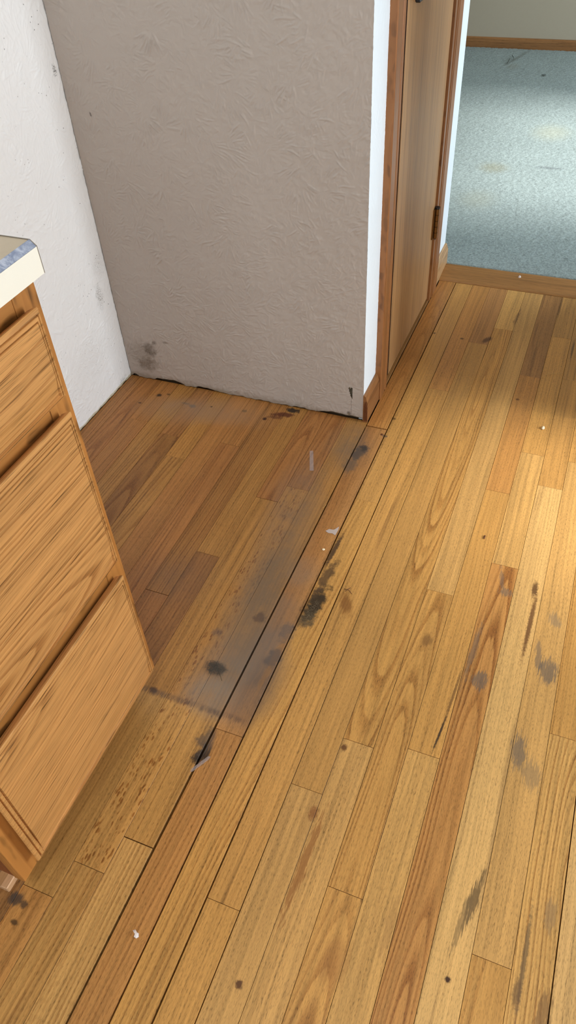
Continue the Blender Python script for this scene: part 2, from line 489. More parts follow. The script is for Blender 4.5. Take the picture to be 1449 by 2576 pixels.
rng = random.Random(7)
def wood(me, u_ax, tint, v_ax=None, w_ax=None, rings=0.5, streak=0.15, fleck=0.0, voff=None, w0=None, tilt=None, seed=None):
    """write the grain data of one piece of oak into its mesh"""
    axes = [0, 1, 2]
    axes.remove(u_ax)
    if v_ax is None:
        v_ax, w_ax = axes
    elif w_ax is None:
        axes.remove(v_ax)
        w_ax = axes[0]
    seed = rng.random() if seed is None else seed
    voff = rng.uniform(-0.08, 0.08) if voff is None else voff
    w0 = rng.uniform(0.03, 0.08) if w0 is None else w0
    tilt = rng.uniform(-0.02, 0.02) if tilt is None else tilt
    n = len(me.vertices)
    co = np.empty(n * 3, dtype=np.float32)
    me.vertices.foreach_get('co', co)
    co = co.reshape(-1, 3)
    ctr = (co.min(0) + co.max(0)) / 2
    l = co - ctr
    guv = np.stack([l[:, u_ax], l[:, v_ax] - voff, l[:, w_ax] + w0 + tilt * l[:, u_ax]], 1).astype(np.float32)
    a = me.attributes.new('guv', 'FLOAT_VECTOR', 'POINT')
    a.data.foreach_set('vector', guv.ravel())
    a = me.attributes.new('gamt', 'FLOAT_VECTOR', 'POINT')
    a.data.foreach_set('vector', np.tile(np.array([rings, streak, fleck], np.float32), n))
    a = me.attributes.new('gseed', 'FLOAT', 'POINT')
    a.data.foreach_set('value', np.full(n, seed, np.float32))
    a = me.attributes.new('tint', 'FLOAT_COLOR', 'POINT')
    a.data.foreach_set('color', np.tile(np.array(list(tint) + [1.0], np.float32), n))

def box_mesh(name, x0, x1, y0, y1, z0, z1, bev=0.0, seg=1):
    bm = bmesh.new()
    bmesh.ops.create_cube(bm, size=1.0)
    for v in bm.verts:
        v.co = ((x0 + x1) / 2 + v.co.x * (x1 - x0), (y0 + y1) / 2 + v.co.y * (y1 - y0), (z0 + z1) / 2 + v.co.z * (z1 - z0))
    if bev:
        bmesh.ops.bevel(bm, geom=list(bm.edges), offset=bev, segments=seg, affect='EDGES', profile=0.5)
    bmesh.ops.recalc_face_normals(bm, faces=bm.faces)
    me = bpy.data.meshes.new(name)
    bm.to_mesh(me)
    bm.free()
    return me

def box(name, x0, x1, y0, y1, z0, z1, mat, parent=None, bev=0.0, grain=None, **kw):
    me = box_mesh(name, x0, x1, y0, y1, z0, z1, bev)
    if grain is not None:
        wood(me, grain, **kw)
    o = link(name, me, mat)
    if parent is not None:
        child(o, parent)
    return o

def extrude_profile(name, prof, axis, a, b, cap=True):
    """prof: closed list of 2-D points in the two other axes (ordered), swept along axis from a to b"""
    oth = [i for i in range(3) if i != axis]
    vs = []
    for t in (a, b):
        for p in prof:
            c = [0, 0, 0]
            c[axis] = t
            c[oth[0]], c[oth[1]] = p
            vs.append(c)
    n = len(prof)
    fs = [(i, (i + 1) % n, n + (i + 1) % n, n + i) for i in range(n)]
    if cap:
        fs += [tuple(range(n))[::-1], tuple(range(n, 2 * n))]
    me = mesh(name, vs, fs)
    bm = bmesh.new()
    bm.from_mesh(me)
    bmesh.ops.recalc_face_normals(bm, faces=bm.faces)
    bm.to_mesh(me)
    bm.free()
    return me

# ------------------------------------------------------------------ setting: oak floor
TAUPE_Y = 1.525
LEFT_X = -1.168
WHITE_X = -0.4507
FLOOR_END = 2.338
Z_SUB = -0.018
floor = link('floor', box_mesh('floor', LEFT_X - 0.05, XR, YB, 2.50, Z_SUB - 0.03, Z_SUB), M['dark_void'])
tag(floor, 'worn honey oak strip floor of long narrow planks beside the cabinet', 'floor', kind='structure')

def bx(n):
    return 0.1934 - 0.05726 * n

TONES = {'L': (186, 147, 96), 'P': (180, 138, 84), 'H': (174, 129, 74), 'O': (166, 118, 68), 'B': (150, 108, 64), 'D': (138, 98, 60), 'G': (164, 122, 72), 'R': (156, 110, 68), 'T': (162, 116, 70)}
CUTS = {0: [.7665], 1: [.3695, 1.526], 2: [1.417, 1.879], 3: [1.1355, 1.528, 2.0925], 4: [.6515, 1.3635, 1.863], 5: [.384, 1.0175], 6: [.6315, 2.09],
        7: [.5195, 1.99], 8: [.3015, 1.725], 9: [1.2335], 10: [.57, 1.51], 11: [.3375], 12: [.275, 1.222], 13: [.215, 1.1625], 14: [.9545], 15: [.8185],
        16: [1.323], 17: [.62], 18: [1.232], 19: [1.31], 20: [.7], 21: [1.341], 22: [.5], 23: [1.0]}
# looks of single boards by (column, length counted from the near end): tone, rings, streaks, flecks, pith placement
CATH = (0.004, 0.012, 0.045)
LOOKS = {(-1, 0): ('L', .3, .2, 0, None), (-1, 1): ('L', .3, .2, 0, None),
         (0, 0): ('P', 1.0, .1, 0, (.030, .012, -.10)), (0, 1): ('H', .6, .1, 0, (.0, .016, .04)),
         (1, 0): ('H', .6, .5, 0, (.01, .02, .05)), (1, 1): ('P', .15, .05, 0, None), (1, 2): ('H', .3, .1, 0, None),
         (2, 0): ('L', .4, .5, 0, None), (2, 1): ('H', .3, .5, 0, None), (2, 2): ('G', .4, .3, 0, None),
         (3, 0): ('O', 1.0, .2, 0, (.010, .010, .030)), (3, 1): ('P', .35, .1, 0, None), (3, 2): ('H', .3, .2, 0, None), (3, 3): ('G', .3, .8, 0, None),
         (4, 0): ('P', .5, .2, 0, None), (4, 1): ('H', .5, .35, 0, None), (4, 2): ('O', .35, .2, 0, None), (4, 3): ('B', .5, 1.0, 0, None),
         (5, 0): ('H', .8, .35, 0, (.004, .006, .08)), (5, 1): ('H', .7, .25, 0, (.002, .012, .05)), (5, 2): ('P', .3, .1, 0, None),
         (6, 0): ('P', .45, .1, 0, None), (6, 1): ('H', .9, .1, 0, (-.004, .010, -.05)), (6, 2): ('P', .2, .1, 0, None),
         (7, 0): ('P', .25, .3, 0, None), (7, 1): ('G', .4, .2, 0, None), (7, 2): ('T', .4, .2, 0, None),
         (8, 0): ('H', .4, .15, 0, None), (8, 1): ('H', .5, .75, 0, None), (8, 2): ('O', .3, .1, 0, None),
         (9, 0): ('H', .7, .1, 0, (.05, .03, .04)), (9, 1): ('H', .3, .1, 0, None),
         (10, 0): ('O', .6, .2, 0, (.05, .02, .03)), (10, 1): ('T', .4, .1, 0, None), (10, 2): ('O', .4, .15, 0, (.004, .014, .05)),
         (11, 0): ('P', .5, .15, .25, None), (11, 1): ('G', .3, .1, 0, None),
         (12, 0): ('G', .5, .55, .1, None), (12, 1): ('H', .2, .1, 1.0, None), (12, 2): ('R', .5, .2, 0, CATH),
         (13, 0): ('O', .5, .4, 0, (.002, .01, .03)), (13, 1): ('G', .4, .55, 0, None), (13, 2): ('R', .6, .2, 0, CATH),
         (14, 0): ('D', .5, .35, 0, None), (14, 1): ('G', .4, .3, 0, None), (15, 0): ('R', .4, .2, 0, None), (15, 1): ('B', .6, .4, 0, None),
         (16, 0): ('R', .5, .35, 0, None), (16, 1): ('T', .4, .2, 0, None), (17, 0): ('T', .2, .1, 0, None), (17, 1): ('T', .25, .15, 0, None),
         (18, 0): ('G', .8, .5, 0, (.03, .012, .04)), (18, 1): ('H', .4, .2, 0, None), (19, 0): ('B', .8, .7, 0, CATH), (19, 1): ('T', .5, .2, 0, None),
         (20, 0): ('G', .6, .4, 0, None), (20, 1): ('G', .7, .3, 0, (.03, .015, .03)), (21, 0): ('T', .5, .2, 0, None), (21, 1): ('T', .5, .2, 0, None),
         (22, 0): ('R', .5, .3, 0, None), (22, 1): ('R', .6, .3, 0, CATH), (23, 0): ('T', .6, .3, 0, None), (23, 1): ('T', .6, .3, 0, None)}

def half_gap(n, y):
    if n == 11:
        return 0.0024 if 0.30 < y < 0.64 else (0.0009 if y < 1.3 else 0.0014)
    if n == 10:
        return 0.0019 if 0.6 < y < 1.25 else 0.0013
    if n == 9:
        return 0.0014 if y < 1.35 else 0.0005
    if n == 8 and y < 0.35:
        return 0.0010
    if n == 0:
        return 0.0009
    return 0.00035

n_lo, n_hi = -24, 23
for n in range(n_lo, n_hi + 1):
    top = FLOOR_END if n <= 10 else TAUPE_Y + 0.004
    bot = -0.75
    cuts = list(CUTS.get(n, []))
    r2 = random.Random(n * 31 + 5)
    if n < 0:
        y = r2.uniform(-0.3, 0.5)
        while y < top - 0.25:
            cuts.append(y)
            y += r2.uniform(0.35, 1.1)
    elif min(cuts) > 0.2:
        cuts.append(r2.uniform(-0.55, 0.0))
    ys = [bot] + sorted(cuts) + [top]
    for i in range(len(ys) - 1):
        y0, y1 = ys[i], ys[i + 1]
        if y1 - y0 < 0.02:
            continue
        e0 = 0.0025 if (n, round(y0, 4)) in ((11, .3375), (10, 1.51)) else 0.0005
        xa, xb = bx(n + 1), bx(n)           # left, right
        xa = max(xa, LEFT_X + 0.0006)
        if xb < LEFT_X + 0.004:
            continue
        dz = r2.uniform(-0.0004, 0.0004)
        look = LOOKS.get((n, max(0, sum(c <= y0 + 1e-6 for c in CUTS.get(n, [])))))
        if look is None:
            look = [r2.choice('PHHGO' if n < 11 else 'TTRBO'), r2.uniform(.25, .7), r2.uniform(.05, .4), 0, CATH if r2.random() < .3 else None]
        # tapered board with a small chamfer round the top
        ch, cz = 0.00022, 0.00025
        L0, L1 = xa + half_gap(n + 1, y0), xa + half_gap(n + 1, y1)
        Rr0, Rr1 = xb - half_gap(n, y0), xb - half_gap(n, y1)
        ya, yb = y0 + e0 / 2, y1 - 0.0005
        if (n, round(y1, 4)) == (11, .3375):
            yb -= 0.0
        if n == 10 and abs(y1 - 1.51) < .001:
            yb -= 0.002
        lo, hi = [], []
        vs = []
        for ins, zz in ((0, Z_SUB), (0, dz - cz), (ch, dz)):
            vs += [(L0 + ins, ya + ins, zz), (Rr0 - ins, ya + ins, zz), (Rr1 - ins, yb - ins, zz), (L1 + ins, yb - ins, zz)]
        fs = [(8, 9, 10, 11)]
        for k in (0, 4):
            fs += [(k + j, k + (j + 1) % 4, k + 4 + (j + 1) % 4, k + 4 + j) for j in range(4)]
        me = mesh('plank', vs, fs)
        tone = [c * f * 1.24 for c, f in zip(lin(*TONES[look[0]]), (r2.uniform(0.96, 1.04),) * 2 + (0.87,))]
        kw = dict(rings=min(1.0, look[1] + .25) if n >= 11 else look[1] * (1.1 if look[4] else .6), streak=look[2], fleck=look[3], seed=r2.random())
        if look[4]:
            kw.update(voff=look[4][0], w0=look[4][1], tilt=look[4][2])
        else:
            kw.update(voff=r2.choice((-1, 1)) * r2.uniform(.05, .12), w0=r2.uniform(.03, .08), tilt=r2.uniform(-.03, .03))
        wood(me, 1, tone, v_ax=0, w_ax=2, **kw)
        o = link('plank', me, floor_mat(xa, xb, y0, y1, look[3] > 0), floor)

# ------------------------------------------------------------------ walls
def smooth2(a, n):
    for _ in range(n):
        a = (a + np.roll(a, 1, 0) + np.roll(a, -1, 0) + np.roll(a, 1, 1) + np.roll(a, -1, 1)) / 5
    return a

def stomp_relief(w, h, step, seed, amp, spacing=0.062):
    """height map of crow's-foot plaster: fans of curved ridges left by a stomped brush"""
    r = np.random.RandomState(seed)
    nx, nz = int(round(w / step)) + 1, int(round(h / step)) + 1
    H = np.zeros((nz, nx), np.float32)
    px_, pz_, pa_, ps_ = [], [], [], []
    for cz in np.arange(-spacing, h + spacing, spacing):
        for cx in np.arange(-spacing, w + spacing, spacing):
            x0, z0 = cx + r.uniform(-.5, .5) * spacing, cz + r.uniform(-.5, .5) * spacing
            th, half, nr = r.uniform(0, 2 * np.pi), r.uniform(.35, 1.1), r.randint(7, 17)
            base = r.uniform(.35, 1.0) ** 1.2
            lean = r.uniform(-.5, .5)
            reach = r.uniform(.010, .045)
            for k in range(nr):
                a = th + half * (2 * (k + r.uniform(-.3, .3)) / nr - 1)
                L = r.uniform(.012, .045)
                s0 = reach * r.uniform(.6, 1.3)
                t = np.arange(0, L, step * .5)
                bend = lean + r.uniform(-.35, .35)
                ang = a + bend * (t / .04)
                x = x0 + np.cos(a) * s0 + np.cumsum(np.cos(ang)) * step * .5
                z = z0 + np.sin(a) * s0 + np.cumsum(np.sin(ang)) * step * .5
                env = np.sin(np.pi * np.clip((t + .001) / (L + .002), 0, 1)) ** .6
                px_.append(x); pz_.append(z)
                pa_.append(env * base * r.uniform(.45, 1.0))
                ps_.append(np.full(len(t), r.uniform(.0007, .0012)))
    X, Z, A, S = (np.concatenate(q) for q in (px_, pz_, pa_, ps_))
    ix, iz = np.round(X / step).astype(int), np.round(Z / step).astype(int)
    for dx in range(-2, 3):
        for dz in range(-2, 3):
            jx, jz = ix + dx, iz + dz
            ok = (jx >= 0) & (jx < nx) & (jz >= 0) & (jz < nz)
            d2 = (jx * step - X) ** 2 + (jz * step - Z) ** 2
            np.maximum.at(H, (jz[ok], jx[ok]), (A * np.exp(-d2 / (2 * S * S)))[ok].astype(np.float32))
    if spacing > 0.05:
        H = np.maximum(H, 0.55 * stomp_relief(w, h, step, seed + 100, 1.0, 0.034)[:nz, :nx])
    big = smooth2(r.rand(nz, nx).astype(np.float32) - .5, 10) * 6
    gr = smooth2(r.rand(nz, nx).astype(np.float32) - .5, 1)
    md = smooth2(r.rand(nz, nx).astype(np.float32) - .5, 4) * 2
    return (H + .25 * big + .30 * md + .22 * gr) * amp

def relief_wall(name, axis, a0, a1, z0fun, z_fine, z_top, front, sign, H, mat, hole=None, thick=0.012):
    """plaster face as a fine grid (axis 0: wall along X, axis 1: wall along Y) with modelled relief"""
    nz, nx = H.shape
    A = np.linspace(a0, a1, nx)
    zb = np.array([z0fun(a) for a in A])
    T = np.linspace(0, 1, nz)
    AA = np.tile(A, (nz, 1))
    ZZ = zb[None, :] + (z_fine - zb)[None, :] * T[:, None]
    H = H * np.clip((1 - T) * nz / 40, 0, 1)[:, None]
    D = front + sign * H
    # fade the relief into the plain upper rows, add the upper edge and the returns
    rows = [(AA[i], ZZ[i], D[i]) for i in range(nz)]
    rows.insert(0, (A, zb + .0005, np.full(nx, front - sign * thick)))
    rows.append((A, np.full(nx, z_top), np.full(nx, front)))
    V = np.zeros((len(rows), nx, 3), np.float32)
    for i, (a, z, d) in enumerate(rows):
        V[i, :, axis], V[i, :, 1 - axis], V[i, :, 2] = a, d, z
    m = len(rows)
    idx = np.arange(m * nx).reshape(m, nx)
    q = np.stack([idx[:-1, :-1], idx[:-1, 1:], idx[1:, 1:], idx[1:, :-1]], -1).reshape(-1, 4)
    if sign * (1 if axis == 0 else -1) > 0:
        q = q[:, ::-1]
    if hole is not None:
        c = V.reshape(-1, 3)[q].mean(1)
        px_, pz_ = c[:, axis], c[:, 2]
        inside = np.zeros(len(c), bool)
        for i in range(len(hole)):
            (x1, y1), (x2, y2) = hole[i], hole[(i + 1) % len(hole)]
            if y1 != y2:
                inside ^= ((y1 > pz_) != (y2 > pz_)) & (px_ < (x2 - x1) * (pz_ - y1) / (y2 - y1) + x1)
        q = q[~inside]
    me = bpy.data.meshes.new(name)
    me.vertices.add(m * nx)
    me.vertices.foreach_set('co', V.ravel())
    me.loops.add(len(q) * 4)
    me.loops.foreach_set('vertex_index', q.ravel().astype(np.int32))
    me.polygons.add(len(q))
    me.polygons.foreach_set('loop_start', np.arange(0, len(q) * 4, 4, dtype=np.int32))
    me.polygons.foreach_set('use_smooth', np.ones(len(q), bool))
    me.update(calc_edges=True)
    me.validate()
    return link(name, me, mat)

CEIL = 2.44
def lift(x):
    """height of the ragged lower edge of the taupe board"""
    z = 0.0022 + 0.0012 * math.sin(x * 91) + 0.0008 * math.sin(x * 233 + 1)
    def gap(u0, v0, u1, v1, h):
        a, b = on(u0, v0, 1, TAUPE_Y).x, on(u1, v1, 1, TAUPE_Y).x
        t = (x - a) / (b - a)
        return h * math.sin(math.pi * t) ** 0.5 if 0 < t < 1 else 0.0
    z += gap(392, 960, 466, 972, 0.009) + gap(496, 985, 542, 992, 0.006) + gap(336, 945, 352, 950, 0.006)
    z += gap(735, 1025, 770, 1035, 0.004) + gap(795, 1037, 925, 1066, 0.009)
    return z
hole = [(on(u, v, 1, TAUPE_Y).x, on(u, v, 1, TAUPE_Y).z) for u, v in [(877, 976), (882, 977), (886, 974), (886, 990), (886, 1003), (882, 996), (879, 984)]]
ZF = 1.50
taupe = relief_wall('wall_back', 0, LEFT_X + 0.002, WHITE_X, lift, ZF, CEIL, TAUPE_Y, -1, stomp_relief(WHITE_X - LEFT_X, ZF, 0.0018, 11, 0.0027), M['taupe'], hole)
tag(taupe, 'taupe stomp-textured plaster wall with mould spot and chipped corner', 'wall', kind='structure')
box('stud_backing', LEFT_X, WHITE_X - 0.014, TAUPE_Y + 0.018, TAUPE_Y + 0.09, Z_SUB, CEIL, M['board_core'], taupe)
for u, v, s in [(877, 1040, .004), (880, 975, .003)]:
    p = on(u, v, 1, TAUPE_Y)
    me = mesh('paint_chip', [(p.x - s, p.y - .0008, p.z), (p.x + s * .6, p.y - .0012, p.z + s), (p.x + s * .5, p.y - .001, p.z - s * 1.4), (p.x, p.y + .002, p.z)], [(0, 1, 2), (0, 3, 1), (1, 3, 2), (2, 3, 0)])
    child(link('paint_chip', me, M['board_core']), taupe)

wl = relief_wall('wall_left', 1, 0.93, TAUPE_Y + 0.004, lambda y: 0.0008 + 0.0004 * math.sin(y * 140), ZF, CEIL, LEFT_X, 1, stomp_relief(TAUPE_Y - 0.93, ZF, 0.0020, 23, 0.0030), M['white_left'], None)
child(link('wall_core', box_mesh('wall_core', LEFT_X - 0.10, LEFT_X - 0.004, YB, TAUPE_Y + 0.12, 0.003, CEIL), M['white_left']), wl)
child(link('wall_face', box_mesh('wall_face', LEFT_X - 0.0035, LEFT_X, YB, 0.93, 0.003, CEIL), M['white_left']), wl)
tag(wl, 'white rough plaster wall with dark mould specks behind the cabinet', 'wall', kind='structure')

# short white wall with the narrow door
D0, D1 = 1.712, 2.192        # door opening along Y
WEND = 2.453                 # end of the wall
DTOP = 2.03
ww = relief_wall('wall_right', 1, TAUPE_Y - 0.0008, D0 - 0.03, lambda y: 0.006, ZF, CEIL, WHITE_X, 1, stomp_relief(D0 - 0.03 - TAUPE_Y, ZF, 0.0020, 41, 0.0010), M['white_wall'], None)
tag(ww, 'bright white wall strip between the taupe wall corner and the narrow door', 'wall', kind='structure')
ww2 = link('wall_end', box_mesh('wall_end', WHITE_X - 0.115, WHITE_X, D1 + 0.03, WEND, 0.0, CEIL), M['white_wall'])
tag(ww2, 'thin white wall end between the hinged door casing and the carpet', 'wall', kind='structure')
wh = link('wall_over_door', box_mesh('wall_over_door', WHITE_X - 0.115, WHITE_X, D0 - 0.03, D1 + 0.03, DTOP + 0.03, CEIL), M['white_wall'])
tag(wh, 'white wall panel above the narrow oak door', 'wall', kind='structure')
# closet behind the door, so nothing leaks
cl = link('wall_closet', box_mesh('wall_closet', LEFT_X - 0.10, WHITE_X - 0.116, WEND - 0.11, WEND, 0.0, CEIL), M['room_paint'])
tag(cl, 'plain closet wall hidden behind the narrow door', 'wall', kind='structure')

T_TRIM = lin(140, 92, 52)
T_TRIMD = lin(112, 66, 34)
def casing_profile(y0, y1, xw, inner=.009):
    """flat band plus beads, thickness towards +X; y0 = outer edge, y1 = inner edge"""
    pr = [(0.0, 0.0), (0.0, .015), (.05, .017), (.50, .016), (.54, .0125), (.58, .0125), (.62, .016), (.70, .0165), (.74, .013), (.78, .013), (.82, .0150), (.93, max(inner, .0125)), (1.0, inner), (1.0, 0.0)]
    out = []
    for t, d in pr:
        out.append((xw + d, y0 + (y1 - y0) * t))
    return out
me = extrude_profile('trim_1', casing_profile(1.630, 1.7125, WHITE_X, .0085), 2, 0.0, 2.10)
wood(me, 2, T_TRIM, v_ax=1, w_ax=0, rings=.6, streak=.1, voff=.11, w0=.03, tilt=.004)
tr1 = link('trim_1', me, M['oak_trim'])
tag(tr1, 'brown oak door casing beside the white wall strip, latch side', 'trim', kind='structure')
me = extrude_profile('trim_2', casing_profile(2.284, 2.1905, WHITE_X, .0145), 2, 0.0, 2.10)
wood(me, 2, T_TRIM, v_ax=1, w_ax=0, rings=.6, streak=.1, voff=-.11, w0=.03, tilt=.004)
tr2 = link('trim_2', me, M['oak_trim'])
tag(tr2, 'brown grooved oak door casing on the hinge side near the carpet', 'trim', kind='structure')
me = box_mesh('trim_3', WHITE_X, WHITE_X + 0.016, 1.713, 2.190, 2.035, 2.10, .002)
wood(me, 1, T_TRIM)
tr3 = link('trim_3', me, M['oak_trim'])
tag(tr3, 'brown oak head casing above the narrow door', 'trim', kind='structure')
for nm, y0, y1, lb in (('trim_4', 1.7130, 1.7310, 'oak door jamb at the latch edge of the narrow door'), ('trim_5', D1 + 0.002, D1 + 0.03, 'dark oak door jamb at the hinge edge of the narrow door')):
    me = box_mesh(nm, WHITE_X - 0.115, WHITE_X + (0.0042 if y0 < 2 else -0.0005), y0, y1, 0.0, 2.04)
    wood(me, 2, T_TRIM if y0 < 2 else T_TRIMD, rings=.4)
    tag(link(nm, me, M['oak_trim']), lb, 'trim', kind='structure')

# door
door = empty('door_1', (WHITE_X - 0.02, D0, 0.0))
tag(door, 'narrow pale oak veneer door with brass hinge, closed', 'door', kind='structure')
DX = -0.4425
me = box_mesh('door_slab', DX - 0.035, DX, 1.738, 2.187, 0.012, 2.03, 0.0012)
wood(me, 2, lin(178, 137, 92), v_ax=1, w_ax=0, rings=.55, streak=.15, voff=.035, w0=.02, tilt=.012, seed=.31)
child(link('door_slab', me, M['oak_door']), door)
child(link('door_gap_shade', box_mesh('door_gap_shade', DX - .03, DX - .0012, 1.7313, 1.7377, .013, 2.03), M['dark_void']), door)  # black strip standing in for the shade inside the latch-side gap
# hinge: five knuckles round a pin, two leaves
def cyl(name, x, y, z0, z1, r, seg=14):
    bm = bmesh.new()
    bmesh.ops.create_cone(bm, cap_ends=True, segments=seg, radius1=r, radius2=r, depth=z1 - z0)
    bmesh.ops.translate(bm, verts=bm.verts, vec=(x, y, (z0 + z1) / 2))
    me = bpy.data.meshes.new(name)
    bm.to_mesh(me)
    bm.free()
    return me
def hinge(zc):
    hx, hy = DX + 0.0085, 2.1835
    h = empty('hinge', (hx, hy, zc - 0.045))
    child(h, door)
    def sub(o):
        o.parent = h
        o.matrix_parent_inverse = Matrix.Translation(h.location).inverted()
        return o
    hz = zc - 0.045
    for k in range(5):
        sub(link('knuckle', cyl('knuckle', hx, hy, hz + k * 0.018 + 0.0006, hz + (k + 1) * 0.018 - 0.0006, 0.0065), M['brass'], smooth=False))
    sub(link('pin', cyl('pin', hx, hy, hz - 0.003, hz + 0.095, 0.0035), M['black']))
    sub(link('pin_cap', cyl('pin_cap', hx, hy, hz + 0.0905, hz + 0.095, 0.0075), M['black']))
    sub(link('leaf', box_mesh('leaf', DX - 0.001, DX + 0.0035, hy - 0.016, hy - 0.002, hz, hz + 0.09, .0006), M['brass']))
    sub(link('leaf', box_mesh('leaf', DX - 0.001, DX + 0.0105, hy + 0.0038, hy + 0.0062, hz, hz + 0.09, .0006), M['brass']))
hinge(0.262)
hinge(1.78)
# black handle plate whose lower end shows at the top of the photograph
hd = child(link('handle', box_mesh('handle', DX, DX + 0.012, 1.792, 1.836, 0.892, 1.02, .002), M['black']), door)
gr = link('grip', box_mesh('grip', DX + 0.014, DX + 0.05, 1.800, 1.828, 0.93, 0.958, .006), M['black'])
gr.parent = hd
gs = link('grip_stem', box_mesh('grip_stem', DX + 0.010, DX + 0.020, 1.806, 1.822, 0.936, 0.952, .003), M['black'])
gs.parent = hd
# threshold board under the door
me = box_mesh('threshold', -0.56, bx(11) - 0.0012, D0 - 0.004, D1 + 0.002, -0.016, 0.004, 0.0006)
wood(me, 1, lin(150, 108, 62))
th0 = link('trim_6', me, M['oak_trim'])
th0.name = 'trim_6'
tag(th0, 'flat oak sill board under the narrow door', 'sill', kind='structure')

# baseboards
def baseboard(name, prof_x0, thick, y0, y1, h, label, tint):
    prof = [(prof_x0, 0.001), (prof_x0 + thick, 0.001), (prof_x0 + thick, h * .72), (prof_x0 + thick * .75, h * .84), (prof_x0 + thick * .55, h * .96), (prof_x0 + thick * .3, h), (prof_x0, h)]
    me = extrude_profile(name, prof, 1, y0, y1)
    wood(me, 1, tint, v_ax=2, w_ax=0, rings=.6, streak=.5, voff=.01, w0=.015)
    o = link(name, me, M['oak_trim'])
    tag(o, label, 'baseboard', kind='structure')
    return o
baseboard('baseboard_right', WHITE_X + 0.0003, 0.0125, TAUPE_Y - 0.004, 1.6295, 0.085, 'short chipped oak baseboard at the taupe wall corner', lin(138, 94, 56))
baseboard('baseboard_end', WHITE_X + 0.0003, 0.0125, 2.2845, WEND, 0.078, 'short pale oak baseboard between the door casing and the carpet', lin(178, 142, 100))
# splintered end of the first baseboard
sp = mesh('splinter', [(WHITE_X + .002, TAUPE_Y - .0045, .004), (WHITE_X + .013, TAUPE_Y - .005, .006), (WHITE_X + .0125, TAUPE_Y - .0045, .05), (WHITE_X + .008, TAUPE_Y - .005, .07), (WHITE_X + .002, TAUPE_Y - .0042, .055),
                       (WHITE_X + .002, TAUPE_Y - .003, .004), (WHITE_X + .0125, TAUPE_Y - .003, .004), (WHITE_X + .0125, TAUPE_Y - .003, .05), (WHITE_X + .008, TAUPE_Y - .003, .07), (WHITE_X + .002, TAUPE_Y - .003, .055)],
          [(0, 1, 2, 3, 4), (5, 9, 8, 7, 6), (0, 5, 6, 1), (1, 6, 7, 2), (2, 7, 8, 3), (3, 8, 9, 4), (4, 9, 5, 0)])
wood(sp, 1, lin(104, 62, 36), rings=.8)
so = link('splintered_end', sp, M['oak_trim'])
so.parent = bpy.data.objects['baseboard_right']

# transition strip to the carpet
me = extrude_profile('trim_7', [(FLOOR_END + .001, Z_SUB), (2.446, Z_SUB), (2.446, .009), (2.440, .0105), (2.40, .0085), (FLOOR_END + .006, .003), (FLOOR_END + .001, .0005)], 0, WHITE_X + .0128, 0.259)
wood(me, 0, lin(158, 112, 62), v_ax=1, w_ax=2, rings=.3, voff=.09)
tr7 = link('trim_7', me, M['oak_trim'])
tag(tr7, 'oak transition strip between the plank floor and the carpet', 'threshold', kind='structure')

# ------------------------------------------------------------------ room beyond and shell out of view
FAR_Y = 5.236
def carpet():
    r = np.random.RandomState(3)
    xs = np.arange(-1.30, 0.62, 0.006)
    ys = np.arange(2.447, FAR_Y - 0.012, 0.006)
    X, Y = np.meshgrid(xs, ys)
    Z = 0.008 + 0.0024 * r.rand(*X.shape)
    X = X + (r.rand(*X.shape) - .5) * 0.003
    Y = Y + (r.rand(*X.shape) - .5) * 0.003
    Y[0] = 2.4475
    Z[0] = 0.002
    nx, ny = len(xs), len(ys)
    vs = np.stack([X.ravel(), Y.ravel(), Z.ravel()], 1).tolist()
    idx = np.arange(nx * ny).reshape(ny, nx)
    fs = np.stack([idx[:-1, :-1].ravel(), idx[:-1, 1:].ravel(), idx[1:, 1:].ravel(), idx[1:, :-1].ravel()], 1).tolist()
    b = len(vs)
    for xa, xb in ((-2.6, xs[0]), (xs[-1], XR)):
        k = len(vs)
        vs += [(xa, 2.4475, .009), (xb, 2.4475, .009), (xb, FAR_Y, .009), (xa, FAR_Y, .009)]
        fs.append((k, k + 1, k + 2, k + 3))
    k = len(vs)
    vs += [(-2.6, 2.4475, -.01), (XR, 2.4475, -.01), (XR, FAR_Y, -.01), (-2.6, FAR_Y, -.01)]
    fs.append((k + 3, k + 2, k + 1, k))
    me = mesh('carpet', vs, fs)
    return link('carpet', me, M['carpet'], smooth=True)
tag(carpet(), 'pale blue-green cut pile carpet beyond the oak strip', 'carpet', kind='stuff')
wf = link('wall_far', box_mesh('wall_far', -2.7, XR, FAR_Y, FAR_Y + .1, -.01, CEIL), M['far_wall'])
tag(wf, 'olive grey far wall of the carpeted room', 'wall', kind='structure')
prof = [(FAR_Y - .012, 0.0), (FAR_Y - .0003, 0.0), (FAR_Y - .0003, .062), (FAR_Y - .006, .062), (FAR_Y - .012, .052)]
me = extrude_profile('baseboard_far', prof, 0, -2.6, XR)
wood(me, 0, lin(140, 98, 58), v_ax=2, w_ax=1, rings=.4)
tag(link('baseboard_far', me, M['oak_trim']), 'long brown oak baseboard along the olive far wall', 'baseboard', kind='structure')
tag(link('wall_living', box_mesh('wall_living', -2.7, -2.6, WEND - .11, FAR_Y, -.01, CEIL), M['far_wall']), 'olive grey side wall of the carpeted room', 'wall', kind='structure')
tag(link('wall_living_near', box_mesh('wall_living_near', -2.6, LEFT_X - .1005, WEND - .11, WEND, 0, CEIL), M['far_wall']), 'olive grey near wall of the carpeted room', 'wall', kind='structure')
tag(link('ceiling', box_mesh('ceiling', -2.7, XR + .1, YB - .1, FAR_Y + .1, CEIL, CEIL + .05), M['room_paint']), 'flat off-white ceiling over both rooms', 'ceiling', kind='structure')
tag(link('wall_partition', box_mesh('wall_partition', 0.26, XR, FLOOR_END + .002, WEND, 0, CEIL), M['room_paint']), 'off-white partition right of the opening to the carpeted room', 'wall', kind='structure')
